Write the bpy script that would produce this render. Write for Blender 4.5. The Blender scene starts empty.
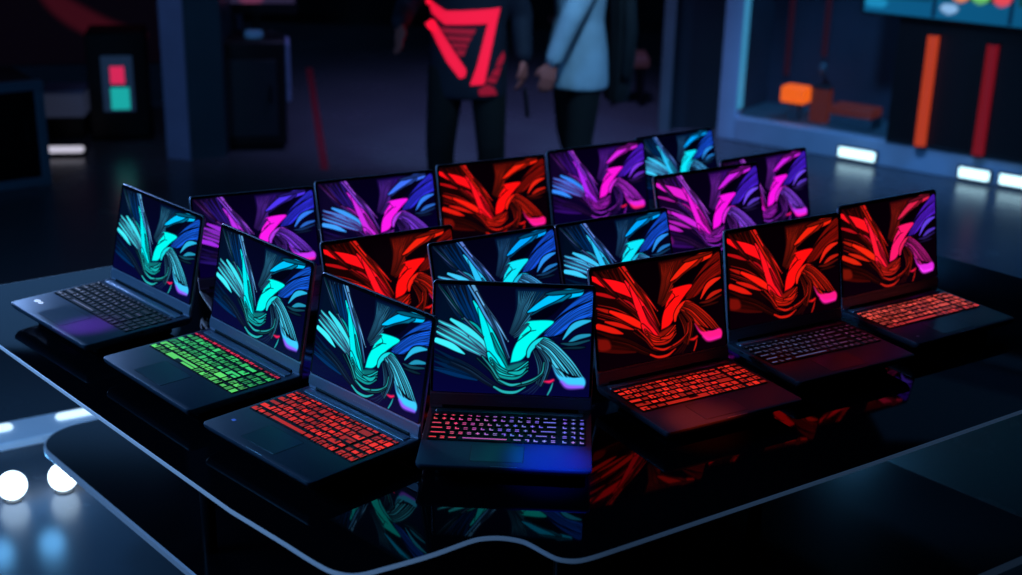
import bpy, bmesh, math, random
import numpy as np
from mathutils import Vector, Matrix
from mathutils.bvhtree import BVHTree
PI=math.pi
scene=bpy.context.scene; COL=scene.collection
random.seed(4)

# ------------------------------------------------------------------ materials
def nodes(name):
    m=bpy.data.materials.new(name); m.use_nodes=True
    return m,m.node_tree,m.node_tree.nodes['Principled BSDF']
def mat(name,col,rough=.5,metal=0,spec=.5,emit=None,es=1,noise=0,nscale=20,bump=0,coat=0,ior=1.5):
    m,t,b=nodes(name)
    b.inputs['Base Color'].default_value=(*col,1); b.inputs['Roughness'].default_value=rough
    b.inputs['Metallic'].default_value=metal; b.inputs['Specular IOR Level'].default_value=spec
    b.inputs['IOR'].default_value=ior; b.inputs['Coat Weight'].default_value=coat
    if emit:
        b.inputs['Emission Color'].default_value=(*emit,1); b.inputs['Emission Strength'].default_value=es
    if noise or bump:
        tc=t.nodes.new('ShaderNodeTexCoord'); n=t.nodes.new('ShaderNodeTexNoise'); n.inputs['Scale'].default_value=nscale; n.inputs['Detail'].default_value=5
        t.links.new(tc.outputs['Object'],n.inputs['Vector'])
        if noise:
            r=t.nodes.new('ShaderNodeValToRGB'); lo=[c*(1-noise) for c in col]; hi=[min(1,c*(1+noise)) for c in col]
            r.color_ramp.elements[0].position=.3; r.color_ramp.elements[1].position=.7
            r.color_ramp.elements[0].color=(*lo,1); r.color_ramp.elements[1].color=(*hi,1)
            t.links.new(n.outputs['Fac'],r.inputs['Fac']); t.links.new(r.outputs['Color'],b.inputs['Base Color'])
        if bump:
            bp=t.nodes.new('ShaderNodeBump'); bp.inputs['Strength'].default_value=bump; bp.inputs['Distance'].default_value=.01
            t.links.new(n.outputs['Fac'],bp.inputs['Height']); t.links.new(bp.outputs['Normal'],b.inputs['Normal'])
    return m
def lamp(name,col,s): return mat(name,(.02,.02,.02),.4,emit=col,es=s)
def vcol(name,s=1.0,rough=.2,base=(.004,.004,.005)):
    m,t,b=nodes(name); a=t.nodes.new('ShaderNodeAttribute'); a.attribute_name='Col'
    b.inputs['Base Color'].default_value=(*base,1); b.inputs['Roughness'].default_value=rough
    t.links.new(a.outputs['Color'],b.inputs['Emission Color']); b.inputs['Emission Strength'].default_value=s
    b.inputs['Specular IOR Level'].default_value=.12
    return m
def key_glow():
    m,t,b=nodes('key_light'); o=t.nodes.new('ShaderNodeObjectInfo')
    b.inputs['Base Color'].default_value=(.02,.02,.02,1); b.inputs['Roughness'].default_value=.5
    t.links.new(o.outputs['Color'],b.inputs['Emission Color']); b.inputs['Emission Strength'].default_value=1.0
    return m
M={}
M['deck']=mat('anodised_deck',(.065,.085,.125),.42,.2,noise=.06,nscale=300)
M['lid']=mat('lid_metal',(.60,.58,.72),.34,.6,noise=.05,nscale=200)
M['chin']=mat('chin_metal',(.30,.33,.43),.34,.45,noise=.05,nscale=200)
M['bezel']=mat('bezel_black',(.004,.004,.006),.25,0,.2)
M['black']=mat('black_plastic',(.006,.006,.008),.5,0,.35)
M['tray']=mat('keyboard_tray',(.006,.006,.009),.6)
M['cap']=mat('key_cap',(.012,.012,.016),.45,0,.4)
M['glow']=key_glow()
M['pad']=mat('touchpad_glass',(.05,.07,.105),.3,.15)
M['padrim']=mat('touchpad_rim',(.006,.008,.012),.4)
M['screen']=vcol('screen_art',1.1,.25)
M['sticker_w']=mat('white_sticker',(.75,.78,.85),.4,emit=(.55,.62,.75),es=1.0)  # emission lifts the stickers out of the dark; they are no lamps
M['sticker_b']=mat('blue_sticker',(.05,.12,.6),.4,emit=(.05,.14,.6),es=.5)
M['mark']=mat('grey_mark',(.45,.48,.55),.3,.5)
M['rubber']=mat('rubber',(.01,.01,.01),.8)
M['riser']=mat('riser_black',(.004,.004,.005),.55,0,.2)
M['glass']=mat('black_glass',(.0025,.003,.0045),.035,0,.27,noise=.2,nscale=3)
M['shelf']=mat('shelf_glass',(.002,.0025,.004),.12,0,.3,noise=.2,nscale=3)
M['leg']=mat('table_leg_metal',(.02,.022,.028),.35,.8)

# ------------------------------------------------------------------ mesh helpers
def rr(x0,x1,y0,y1,r,seg=4):
    r=min(r,(x1-x0)/2-1e-5,(y1-y0)/2-1e-5); out=[]
    for cx,cy,a in ((x1-r,y1-r,0),(x0+r,y1-r,PI/2),(x0+r,y0+r,PI),(x1-r,y0+r,1.5*PI)):
        for k in range(seg+1):
            t=a+PI/2*k/seg; out.append((cx+r*math.cos(t),cy+r*math.sin(t)))
    return out
def loft(bm,loops,cap=True,mi=0,closed=True):
    rings=[[bm.verts.new(p) for p in L] for L in loops]
    n=len(rings[0])
    for a,b in zip(rings,rings[1:]):
        for i in range(n if closed else n-1):
            j=(i+1)%n
            f=bm.faces.new((a[i],a[j],b[j],b[i])); f.material_index=mi
    if cap:
        f=bm.faces.new(rings[0][::-1]); f.material_index=mi
        f=bm.faces.new(rings[-1]); f.material_index=mi
    return rings
def slab(bm,x0,x1,y0,y1,z0,z1,r=.005,bev=.001,seg=4,mi=0):
    """rounded plate with bevelled rims"""
    L=[]
    for ins,z in ((bev,z0),(0,z0+bev),(0,z1-bev),(bev,z1)):
        L.append([(x,y,z) for x,y in rr(x0+ins,x1-ins,y0+ins,y1-ins,max(r-ins,.0003),seg)])
    loft(bm,L,True,mi)
def box(bm,x0,x1,y0,y1,z0,z1,mi=0,bev=0.0):
    if bev: return slab(bm,x0,x1,y0,y1,z0,z1,bev,bev,2,mi)
    v=[bm.verts.new((x,y,z)) for z in (z0,z1) for x,y in ((x0,y0),(x1,y0),(x1,y1),(x0,y1))]
    for f in ((3,2,1,0),(4,5,6,7),(0,1,5,4),(1,2,6,5),(2,3,7,6),(3,0,4,7)):
        q=bm.faces.new([v[i] for i in f]); q.material_index=mi
def quad(bm,x0,x1,y0,y1,z,mi=0):
    f=bm.faces.new([bm.verts.new(p) for p in ((x0,y0,z),(x1,y0,z),(x1,y1,z),(x0,y1,z))]); f.material_index=mi
def tube(bm,P,r,seg=10,mi=0,cap=True):
    P=[Vector(p) for p in P]; n=len(P); R=r if isinstance(r,(list,tuple)) else [r]*n
    loops=[]; up=None
    for i,p in enumerate(P):
        d=(P[min(i+1,n-1)]-P[max(i-1,0)]).normalized()
        if up is None: up=d.orthogonal().normalized()
        a=(up-d*up.dot(d)).normalized(); up=a; b=d.cross(a)
        loops.append([p+R[i]*(math.cos(2*PI*k/seg)*a+math.sin(2*PI*k/seg)*b) for k in range(seg)])
    loft(bm,loops,cap,mi)
def ball(bm,c,rx,ry=None,rz=None,seg=16,mi=0):
    ry=ry or rx; rz=rz or rx
    r=bmesh.ops.create_uvsphere(bm,u_segments=seg,v_segments=max(6,seg//2),radius=1)
    for v in r['verts']:
        v.co=Vector((c[0]+v.co.x*rx,c[1]+v.co.y*ry,c[2]+v.co.z*rz))
def mesh(name,bm,mats,smooth=True,angle=35):
    bmesh.ops.recalc_face_normals(bm,faces=bm.faces[:])
    me=bpy.data.meshes.new(name); bm.to_mesh(me); bm.free()
    for m in (mats if isinstance(mats,(list,tuple)) else [mats]): me.materials.append(m)
    if smooth:
        me.polygons.foreach_set('use_smooth',[True]*len(me.polygons))
        try: me.set_sharp_from_angle(angle=math.radians(angle))
        except Exception: pass
    return me
def link(name,me,parent=None,loc=(0,0,0),rot=(0,0,0)):
    o=bpy.data.objects.new(name,me); COL.objects.link(o); o.location=loc; o.rotation_euler=rot
    if parent: o.parent=parent
    return o
def part(name,bm,m,parent=None,loc=(0,0,0),rot=(0,0,0),smooth=True): return link(name,mesh(name,bm,m,smooth),parent,loc,rot)
def tag(o,label=None,cat=None,group=None,kind=None):
    if label: o['label']=label
    if cat: o['category']=cat
    if group: o['group']=group
    if kind: o['kind']=kind
    return o
def thing(name,label,cat,loc=(0,0,0),rz=0,group=None):
    o=bpy.data.objects.new(name,None); COL.objects.link(o); o.location=loc; o.rotation_euler=(0,0,rz); o.empty_display_size=.1
    return tag(o,label,cat,group)
def struct(name,bm,m,loc=(0,0,0),rot=(0,0,0)): return tag(part(name,bm,m,None,loc,rot,False),kind='structure')
def poly_prism(bm,P,z0,z1,mi=0):
    lo=[bm.verts.new((x,y,z0)) for x,y in P]; hi=[bm.verts.new((x,y,z1)) for x,y in P]; n=len(P)
    for f in (lo[::-1],hi): bm.faces.new(f).material_index=mi
    for i in range(n): bm.faces.new((lo[i],lo[(i+1)%n],hi[(i+1)%n],hi[i])).material_index=mi
def grid_art(name,w,h,img,m,matname=None):
    """flat w x h grid in xy (origin at centre-bottom) with a colour per vertex; img row 0 is the top"""
    H,W=img.shape[:2]
    xs=np.linspace(-w/2,w/2,W); ys=np.linspace(h,0,H)
    co=np.zeros((H,W,3)); co[...,0]=xs; co[...,1]=ys[:,None]
    idx=np.arange(H*W).reshape(H,W)
    q=np.stack([idx[1:,:-1],idx[1:,1:],idx[:-1,1:],idx[:-1,:-1]],-1).reshape(-1,4)
    me=bpy.data.meshes.new(name); me.vertices.add(H*W); me.vertices.foreach_set('co',co.ravel())
    me.loops.add(q.size); me.loops.foreach_set('vertex_index',q.ravel())
    me.polygons.add(len(q)); me.polygons.foreach_set('loop_start',np.arange(0,q.size,4)); 
    a=me.color_attributes.new('Col','FLOAT_COLOR','POINT')
    c=np.ones((H*W,4)); c[:,:3]=img.reshape(-1,3); a.data.foreach_set('color',c.astype(np.float32).ravel())
    me.materials.append(m); me.update(); me.validate(); return me
# ---- screen artwork: abstract swept strands, rasterised to per-vertex colours ----
AW,AH=330,206
_U,_V=np.meshgrid(np.linspace(0,1,AW),np.linspace(0,1,AH))
GX=45+920*_U; GY=60+608*_V
def spline(P,n=40):
    P=np.array(P,float)
    if len(P)==2: t=np.linspace(0,1,n)[:,None]; return P[0]*(1-t)+P[1]*t
    Q=np.vstack([2*P[0]-P[1],P,2*P[-1]-P[-2]]); out=[]
    m=len(P)-1
    for k in range(n):
        t=k/(n-1)*m; i=min(int(t),m-1); t-=i
        a,b,c,d=Q[i:i+4]
        out.append(.5*((2*b)+(c-a)*t+(2*a-5*b+4*c-d)*t*t+(3*b-a-3*c+d)*t**3))
    return np.array(out)
def ribbon(P,w0,w1,w2,soft=3.0,grow=0):
    """coverage mask of a tapering stroke (full widths at start, middle, end)"""
    C=spline(P); n=len(C); t=np.linspace(0,1,n)
    w=np.where(t<.5,w0+(w1-w0)*np.sin(t*np.pi),w2+(w1-w2)*np.sin(t*np.pi))/2+grow
    x0,y0=C.min(0)-max(w0,w1,w2)-8; x1,y1=C.max(0)+max(w0,w1,w2)+8
    i0=max(0,int((x0-45)/920*(AW-1))); i1=min(AW,int((x1-45)/920*(AW-1))+2)
    j0=max(0,int((y0-60)/608*(AH-1))); j1=min(AH,int((y1-60)/608*(AH-1))+2)
    M=np.zeros((AH,AW))
    if i1<=i0 or j1<=j0: return M
    gx=GX[j0:j1,i0:i1]; gy=GY[j0:j1,i0:i1]; best=np.full(gx.shape,1e9)
    for k in range(n-1):
        a=C[k]; d=C[k+1]-a; L=d@d+1e-9
        s=np.clip(((gx-a[0])*d[0]+(gy-a[1])*d[1])/L,0,1)
        ww=w[k]+(w[k+1]-w[k])*s
        q=np.hypot(gx-a[0]-d[0]*s,gy-a[1]-d[1]*s)-ww
        best=np.minimum(best,q)
    M[j0:j1,i0:i1]=np.clip(.5-best/(2*soft),0,1)
    return M
def poly(P,soft=3.0):
    """soft polygon mask through a closed spline"""
    P=list(P); C=spline(P+[P[0]],n=len(P)*7)
    ins=np.zeros((AH,AW),bool); best=np.full((AH,AW),1e9)
    for k in range(len(C)-1):
        a,b=C[k],C[k+1]; d=b-a; L=d@d+1e-9
        s=np.clip(((GX-a[0])*d[0]+(GY-a[1])*d[1])/L,0,1)
        best=np.minimum(best,np.hypot(GX-a[0]-d[0]*s,GY-a[1]-d[1]*s))
        c=((a[1]>GY)!=(b[1]>GY))
        xi=a[0]+(GY-a[1])*(d[0])/(d[1] if abs(d[1])>1e-9 else 1e-9)
        ins^=c&(GX<xi)
    sd=np.where(ins,-best,best)
    return np.clip(.5-sd/(2*soft),0,1)
LAYERS=[]   # (mask, role, brightness)
def rib(role,P,w0,w1,w2,b=1.0,edge=5,soft=3):
    if edge: LAYERS.append((ribbon(P,w0,w1,w2,soft,edge),'ink:'+role,1.0))
    LAYERS.append((ribbon(P,w0,w1,w2,soft),role,b))
def area(role,P,b=1.0,soft=4): LAYERS.append((poly(P,soft),role,b))
def bundle(role,A,B,n,seed,w=(5,11),b=(.6,1.2),edge=2,alt=None):
    rg=random.Random(seed); A=np.array(A,float); B=np.array(B,float)
    for i in range(n):
        s=(i+.5+rg.uniform(-.3,.3))/n
        P=A*(1-s)+B*s
        m=rg.uniform(*w)
        r=role if alt is None or rg.random()<.6 else alt
        rib(r,P,m*.3,m,m*.4,rg.uniform(*b),edge,2.6)
def build_art():
    # dim field
    area('dim',[(60,70),(250,60),(340,250),(470,500),(330,520),(60,330)],.35,40)
    bundle('thin',[(55,75),(170,230),(300,350),(420,480)],[(265,62),(300,200),(390,340),(470,470)],12,1,(6,13),(.35,.85))
    bundle('dim',[(60,110),(200,260),(330,360),(400,450)],[(230,66),(300,240),(370,350),(450,450)],6,2,(16,34),(.6,1.1))
    # low-left dim blades
    bundle('dim',[(50,420),(150,470),(240,510),(330,560)],[(50,560),(120,570),(200,585),(300,600)],6,3,(14,30),(.4,.9))
    bundle('thin',[(180,470),(280,520),(370,580),(450,630)],[(120,520),(240,560),(330,610),(400,640)],5,4,(3,6),(.25,.6))
    # left feathers
    rib('feather',[(70,268),(170,315),(280,382),(370,440)],10,30,12,1.0)
    rib('feather',[(60,300),(160,345),(260,400),(355,445)],6,20,8,.85)
    rib('feather',[(140,258),(235,312),(325,385),(385,455)],16,40,26,1.0)
    rib('feather',[(60,330),(150,370),(250,420),(345,455)],12,26,8,1.0)
    rib('feather',[(58,378),(140,405),(225,450)],30,36,6,1.05)
    rib('feather',[(250,352),(310,395),(350,432)],8,16,5,.9)
    bundle('rim',[(70,262),(190,306),(300,375),(400,460)],[(60,345),(150,385),(250,430),(345,468)],7,21,(2.5,4.5),(.6,1.0),1)
    # wide ribbon and low feathers (only in some palettes)
    rib('low',[(60,285),(130,315),(215,350)],8,22,5,.7)
    rib('low',[(150,320),(260,380),(330,425),(410,480)],18,44,14,1.0)
    rib('low',[(110,375),(200,410),(300,455)],10,26,6,.85)
    rib('low',[(58,395),(140,430),(225,468)],34,36,6,.9)
    area('low',[(50,470),(120,490),(130,545),(52,540)],.45,8)
    rib('wide',[(42,100),(125,140),(220,180),(345,250),(410,350),(450,480)],26,66,44,1,5)
    rib('wide',[(45,190),(120,215),(190,245)],14,22,6,.7,4)
    rib('strand',[(205,250),(290,290),(360,380),(400,450)],7,15,8,.7)
    # upper strands of the V
    rib('strand',[(268,150),(310,215),(350,290),(395,370),(440,450),(478,520)],8,46,26,1.0)
    rib('strand',[(300,190),(330,270),(360,360),(395,450),(470,525)],10,44,48,1.0,3)
    rib('rim',[(262,62),(330,170),(410,270),(480,370)],20,20,6,.8)
    rib('thin',[(235,62),(300,160),(350,240),(440,360)],8,14,6,1.0)
    rib('rim',[(285,100),(350,200),(420,285),(470,360)],8,10,4,1.0)
    rib('rim',[(60,70),(150,180),(240,270),(330,350)],5,8,4,.6)
    rib('strand',[(60,62),(130,140),(210,240)],3,6,3,.4)
    bundle('thin',[(330,170),(390,290),(440,380),(480,470)],[(380,230),(430,320),(460,390),(490,460)],7,5,(4,9),(.5,1.0))
    rib('strand',[(365,440),(390,480),(425,525),(475,545)],16,40,16,1.0)
    rib('strand',[(380,330),(420,410),(455,470),(480,515)],6,16,8,.6)
    # centre dark fan dropping to the V
    area('dimr',[(520,80),(760,80),(640,160),(570,230),(500,330),(525,190)],.9,14)
    bundle('thinr',[(522,85),(528,170),(515,230),(485,320)],[(640,85),(585,170),(555,250),(505,335)],10,6,(6,10),(.5,1.0))
    bundle('thinr',[(600,85),(580,160),(545,250),(505,330)],[(800,80),(690,150),(610,230),(530,330)],8,7,(6,12),(.5,1.0))
    # upper right ribbon
    rib('top',[(590,200),(670,155),(750,110),(880,70)],8,50,60,1.0)
    rib('top',[(610,215),(680,180),(760,140),(830,95)],5,18,14,.6)
    rib('top',[(690,95),(760,85),(900,68)],5,20,10,.5)
    # blue mass
    area('mass',[(690,330),(760,235),(860,130),(962,75),(962,215),(850,250),(770,330)],1.0,6)
    bundle('mass',[(690,310),(760,235),(860,140),(962,78)],[(740,340),(830,270),(900,230),(962,205)],7,8,(12,26),(.75,1.35),2)
    area('ink',[(600,225),(700,165),(790,135),(750,195),(690,235),(620,240)],1,5)
    rib('ink',[(690,310),(770,225),(860,165),(960,120)],5,12,5,1,0)
    rib('ink',[(700,345),(800,315),(860,250),(960,215)],6,16,6,1,0)
    rib('leaf',[(800,345),(850,280),(900,250),(955,235)],6,34,10,1.0)
    rib('leaf',[(835,360),(890,330),(955,315)],6,26,14,.8)
    rib('leaf',[(790,370),(860,370),(955,345)],5,18,8,.45)
    rib('leaf',[(800,395),(880,390),(930,385)],5,14,5,.3)
    # big blade
    area('blade',[(497,490),(510,420),(540,350),(575,265),(640,245),(742,247),(690,300),(640,350),(600,420),(560,470)],1.0,4)
    rib('ink',[(560,335),(600,310),(640,300)],2,4,2,.6,0)
    rib('ink',[(512,385),(560,345),(610,300),(590,270)],2,5,2,1,0)
    bundle('thinr',[(505,330),(530,310),(560,280),(585,262)],[(515,350),(540,335),(570,300),(600,265)],3,9,(4,7),(.6,1))
    # curl right of the blade
    rib('curl',[(600,450),(608,415),(640,375),(690,350),(745,365)],16,30,8,.95)
    # lower right fan
    bundle('fan',[(640,395),(700,440),(760,520),(830,600)],[(690,345),(760,375),(860,465),(935,560)],8,10,(8,16),(.5,1.1),4)
    bundle('thinr',[(625,420),(650,490),(660,540),(650,600)],[(680,400),(740,470),(720,560),(690,620)],7,11,(4,8),(.25,.75))
    area('patch',[(742,495),(800,555),(925,555),(932,610),(835,608),(775,560)],1.0,6)
    rib('ink',[(770,510),(850,550),(905,555)],3,13,4,1,0)
    rib('patch2',[(800,585),(840,612),(925,610)],14,24,16,1.0,0,9)
    # knot and arcs
    area('knot',[(385,480),(440,530),(500,500),(590,478),(585,510),(560,545),(490,560),(420,545)],.55,8)
    for i,(d,b) in enumerate([(0,1),(14,.75),(30,1),(46,.7)]):
        rib('knot',[(380+d*.3,470+d),(425,515+d),(488,545+d*.7),(545,525+d),(600,480+d*1.1)],6,15,5,b,5)
    rib('knot',[(490,545),(550,545),(590,515)],8,22,5,.8)
    rib('arc',[(330,460),(385,520),(440,590),(520,612),(610,590),(680,545),(695,480)],6,12,5,.8)
    rib('arc',[(300,470),(380,540),(430,600),(520,622),(620,600),(690,550)],4,7,3,.5)
    rib('arc',[(405,630),(460,655),(530,655),(590,625)],10,16,4,.9)
    rib('arc',[(430,590),(500,615),(560,605)],6,14,5,.9)
    bundle('thin',[(560,660),(600,640),(650,600)],[(640,665),(660,640),(690,600)],4,12,(3,5),(.2,.5),0)
    # spot and tail
    rib('arc',[(750,595),(738,630),(722,662)],5,11,8,.8,0)
    rib('spot',[(700,588),(730,588),(752,578)],6,16,12,1,0,6)
PAL={
 'cyan':dict(bg=(3,3,42),ink=(0,0,14),dim=(0,50,108),dimr=(0,44,84),thin=(70,150,215),thinr=(55,150,195),wide=None,low=None,feather=(60,225,240),strand=(0,232,238),rim=(110,190,250),top=(0,190,250),mass=(18,92,225),leaf=(40,180,225),blade=(0,246,236),curl=(20,225,235),fan=(70,205,240),patch=(60,200,255),patch2=(150,90,255),knot=(20,215,215),arc=(40,195,200),spot=(255,30,90)),
 'cyanblue':dict(bg=(2,2,30),ink=(0,0,12),dim=(0,40,90),dimr=(0,36,80),thin=(50,110,190),thinr=(40,105,165),wide=None,low=None,feather=(60,195,245),strand=(40,190,245),rim=(110,150,250),top=(0,160,250),mass=(18,80,220),leaf=(40,140,235),blade=(10,225,245),curl=(20,190,235),fan=(70,170,240),patch=(60,170,255),patch2=(150,90,255),knot=(20,180,235),arc=(40,165,210),spot=(255,30,90)),
 'purple':dict(bg=(6,0,26),ink=(2,0,12),dim=(58,10,110),dimr=(66,8,130),thin=(170,60,220),thinr=(150,45,215),wide=(225,30,205),low=(205,35,215),feather=None,strand=(235,25,215),rim=(190,80,240),top=(205,30,225),mass=(72,28,215),leaf=(110,70,235),blade=(246,18,225),curl=(225,40,225),fan=(140,70,240),patch=(210,50,240),patch2=(255,30,200),knot=(185,35,215),arc=(140,40,200),spot=(255,20,120)),
 'violetblue':dict(bg=(4,0,34),ink=(2,0,14),dim=(40,20,120),dimr=(45,15,125),thin=(130,60,215),thinr=(110,50,205),wide=None,low=None,feather=(60,150,245),strand=(205,40,225),rim=(170,80,245),top=(60,110,245),mass=(45,45,225),leaf=(50,120,240),blade=(245,25,230),curl=(180,60,235),fan=(130,60,235),patch=(200,50,240),patch2=(250,40,170),knot=(170,45,225),arc=(120,45,205),spot=(255,20,120)),
 'magentablue':dict(bg=(5,0,30),ink=(2,0,14),dim=(55,12,120),dimr=(60,10,130),thin=(140,50,220),thinr=(120,40,205),wide=None,low=None,feather=(50,130,245),strand=(170,35,235),rim=(190,70,245),top=(215,35,225),mass=(85,25,215),leaf=(120,50,225),blade=(246,20,215),curl=(215,40,225),fan=(190,45,225),patch=(225,35,215),patch2=(255,30,110),knot=(190,35,215),arc=(150,40,205),spot=(255,20,80)),
 'red':dict(bg=(6,0,4),ink=(3,0,2),dim=(70,6,4),dimr=(92,9,4),thin=(190,24,10),thinr=(190,30,12),wide=(255,14,22),low=(245,26,14),feather=None,strand=(250,16,30),rim=(255,30,24),top=(235,32,12),mass=(130,12,6),leaf=(225,32,16),blade=(255,14,14),curl=(250,30,16),fan=(190,26,12),patch=(255,25,130),patch2=(255,30,160),knot=(245,30,14),arc=(230,28,16),spot=(240,20,20)),
 'redviolet':dict(bg=(6,0,6),ink=(3,0,2),dim=(70,6,4),dimr=(110,10,12),thin=(190,24,10),thinr=(175,28,20),wide=(250,18,30),low=(240,36,14),feather=None,strand=(250,22,50),rim=(255,30,24),top=(215,30,70),mass=(80,25,200),leaf=(95,60,220),blade=(255,24,105),curl=(235,30,90),fan=(190,30,130),patch=(225,40,220),patch2=(250,60,250),knot=(235,34,24),arc=(205,30,20),spot=(240,20,60)),
}
def paint(pal):
    p=PAL[pal]; img=np.empty((AH,AW,3)); img[:]=p['bg']
    img*= (.6+.6*_V)[...,None]
    for m,role,b in LAYERS:
        if role.startswith('ink:'):
            if p[role[4:]] is None: continue
            role='ink'
        c=p[role]
        if c is None: continue
        if role in('wide','low','ink'): k=m
        else: k=m*min(1,.35+b)
        c=np.array(c,float)*(b if role!='ink' else 1)
        img=img*(1-k[...,None])+k[...,None]*np.minimum(c,255)
    x=np.clip(img/255,0,1)
    return np.where(x<=.04045,x/12.92,((x+.055)/1.055)**2.4)
# ------------------------------------------------------------------ laptop
W=.357; D=.2601; T=.022; HL=.2581
build_art()
SW,SH=W*.962,HL*.845
ART={k:grid_art('screen_'+k,SW,SH,paint(k),M['screen']) for k in PAL}
def base_mesh():
    bm=bmesh.new()
    for a,b in ((0,1),):
        L=[]
        for ins,fi,z in ((.014,.02,0),(.004,.007,.006),(.0005,.001,.014),(0,0,.0195),(.0006,.0006,.0212),(.0022,.0022,T)):
            L.append([(x,y,z) for x,y in rr(-W/2+ins,W/2-ins,-D+fi,.014-ins,.012,5)])
        loft(bm,L,True,0)
    return mesh('base',bm,M['deck'])
BASE=base_mesh()
def vent_mesh():
    bm=bmesh.new()
    for k in range(22): box(bm,-.15+k*.0138,-.15+k*.0138+.009,.0128,.0146,.008,.016)
    return mesh('exhaust_vent',bm,M['black'],False)
VENT=vent_mesh()
def ports_mesh(s):
    x=s*(W/2-.0006); out=[]
    for y,l in ((-.05,.014),(-.085,.012),(-.12,.009)):
        bm=bmesh.new(); box(bm,min(x,x+s*.001),max(x,x+s*.001),y-l/2,y+l/2,.0155,.019); out.append(mesh('port',bm,M['black'],False))
    return out
PORTS=[ports_mesh(-1),ports_mesh(1)]
def foot_mesh():
    bm=bmesh.new(); slab(bm,-.03,.03,-.005,.005,-.0015,.0005,.004,.0006); return mesh('rubber_foot',bm,M['rubber'])
bm=bmesh.new(); slab(bm,-.005,.108-.005,-.001-.073,-.001,0,.0006,.004,.0002,4,0); PAD=mesh('touchpad',bm,M['pad'])
bm=bmesh.new(); slab(bm,-.0064,.1044,-.0754,.0004,0,.0003,.005,.0001,4,0); PADRIM=mesh('touchpad_rim',bm,M['padrim'])
bm=bmesh.new(); slab(bm,-.168,.166,-.1215,.0005,0,.0005,.004,.0002); TRAY=mesh('keyboard',bm,M['tray'])
bm=bmesh.new()
L=[]
for x,s in ((-.162,.6),(-.160,1),(.160,1),(.162,.6)):
    L.append([(x,-.0105+.0105*s*math.cos(t),.0035*s*math.sin(t)) for t in [PI*k/8 for k in range(9)]])
loft(bm,L,True); HINGE=mesh('hinge_cover',bm,M['chin'])
bm=bmesh.new(); slab(bm,-.026,.026,-.0006,.0006,0,.0005,.0005,.0001,2); NOTCH=mesh('opening_notch',bm,M['mark'])
bm=bmesh.new(); slab(bm,-.003,.003,-.003,.003,0,.0006,.003,.0001,5); POWER=mesh('power_button',bm,M['mark'])
# lid, built in x (width), y (up along the lid), z (towards the viewer)
bm=bmesh.new(); slab(bm,-W/2,W/2,-.004,HL,-.0085,-.0012,.009,.0016,5); LID=mesh('lid',bm,M['lid'])
bm=bmesh.new(); slab(bm,-W/2+.0012,W/2-.0012,.030,HL-.0012,-.0014,0,.008,.0004,5); BEZ=mesh('bezel',bm,M['bezel'])
bm=bmesh.new(); slab(bm,-W/2+.0012,W/2-.0012,.0045,.0265,-.0014,.0006,.003,.0006,4); CHIN=mesh('chin',bm,M['chin'])
bm=bmesh.new(); tube(bm,[(-.15,.0015,-.003),(.15,.0015,-.003)],.0052,12); BARREL=mesh('hinge_barrel',bm,M['black'])
bm=bmesh.new()
for k in range(9): slab(bm,-.027+k*.006,-.0225+k*.006,-.0016,.0016,0,.0003,.0006,.0001,2)
MARK=mesh('brand_mark',bm,M['mark'])
bm=bmesh.new(); slab(bm,-.0025,.0025,-.0025,.0025,0,.0004,.0025,.0001,5); CAMEYE=mesh('webcam',bm,M['black'])

# key layout: (centre x, centre y, width, depth, row)
PX=.334/18.3; PY=.121/5.6
def layout():
    K=[]
    rows=[[1]*15,[1]*13+[2],[1.5]+[1]*12+[1.5],[1.75]+[1]*11+[2.25],[2.25]+[1]*10+[1.75,1],[1.25,1,1.25,6.25,1.25,1,1,1,1]]
    y=0
    for r,row in enumerate(rows):
        h=.6 if r==0 else 1; x=0
        for w in row:
            K.append((x+w/2,y+h/2,w,h,r)); x+=w
        for c in range(3): K.append((15.3+c+.5,y+h/2,1,h,r))
        y+=h
    return [(-.167+x*PX,-.0003-y*PY,w*PX,h*PY,r,x/18.3) for x,y,w,h,r in K]
KEYS=layout(); _kc={}
def key_mesh(w,h,style,var):
    k=(round(w,4),round(h,4),style,var)
    if k in _kc: return _kc[k]
    bm=bmesh.new(); a,b=w/2-.0013,h/2-.0016; z=.0021
    loft(bm,[[(x,y,0) for x,y in rr(-a,a,-b,b,.0012,1)],[(x,y,z) for x,y in rr(-a+.0008,a-.0008,-b+.0008,b-.0008,.0010,1)]],True,0)
    z+=.00012; a-=.0012; b-=.0014
    if style=='lit':
        if var==0: quad(bm,-a,a,-b,b,z,1)
        elif var==1:
            quad(bm,-a,a,-b,-b*.25,z,1); quad(bm,-a,a*.1,-b*.25,b*.55,z,1); quad(bm,a*.55,a,-b*.25,b,z,1)
        elif var==2:
            quad(bm,-a,a,b*.2,b,z,1); quad(bm,-a,-a*.3,-b,b*.2,z,1); quad(bm,a*.15,a,-b,-b*.15,z,1)
        else:
            quad(bm,-a,a,-b*.8,b*.45,z,1)
    else:
        g=min(a*.62,.0052)
        if w>.022: quad(bm,-a*.85,a*.85,-b*.2,b*.25,z,1)
        elif var==0:
            quad(bm,-g,g,-b*.55,-b*.1,z,1); quad(bm,-g,-g*.4,-b*.1,b*.6,z,1)
        elif var==1:
            quad(bm,-g,g,b*.2,b*.6,z,1); quad(bm,g*.3,g,-b*.6,b*.2,z,1)
        elif var==2:
            quad(bm,-g,g,-b*.2,b*.2,z,1); quad(bm,-g*.3,g*.3,-b*.6,b*.6,z,1)
        else:
            quad(bm,-g,g,-b*.6,-b*.25,z,1); quad(bm,-g,g,b*.25,b*.6,z,1)
    _kc[k]=mesh('key',bm,[M['cap'],M['glow']],False); return _kc[k]
def lin(c): 
    return tuple((v/255/12.92) if v/255<=.04045 else ((v/255+.055)/1.055)**2.4 for v in c)
def mixc(a,b,t): return tuple(x*(1-t)+y*t for x,y in zip(a,b))
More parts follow.
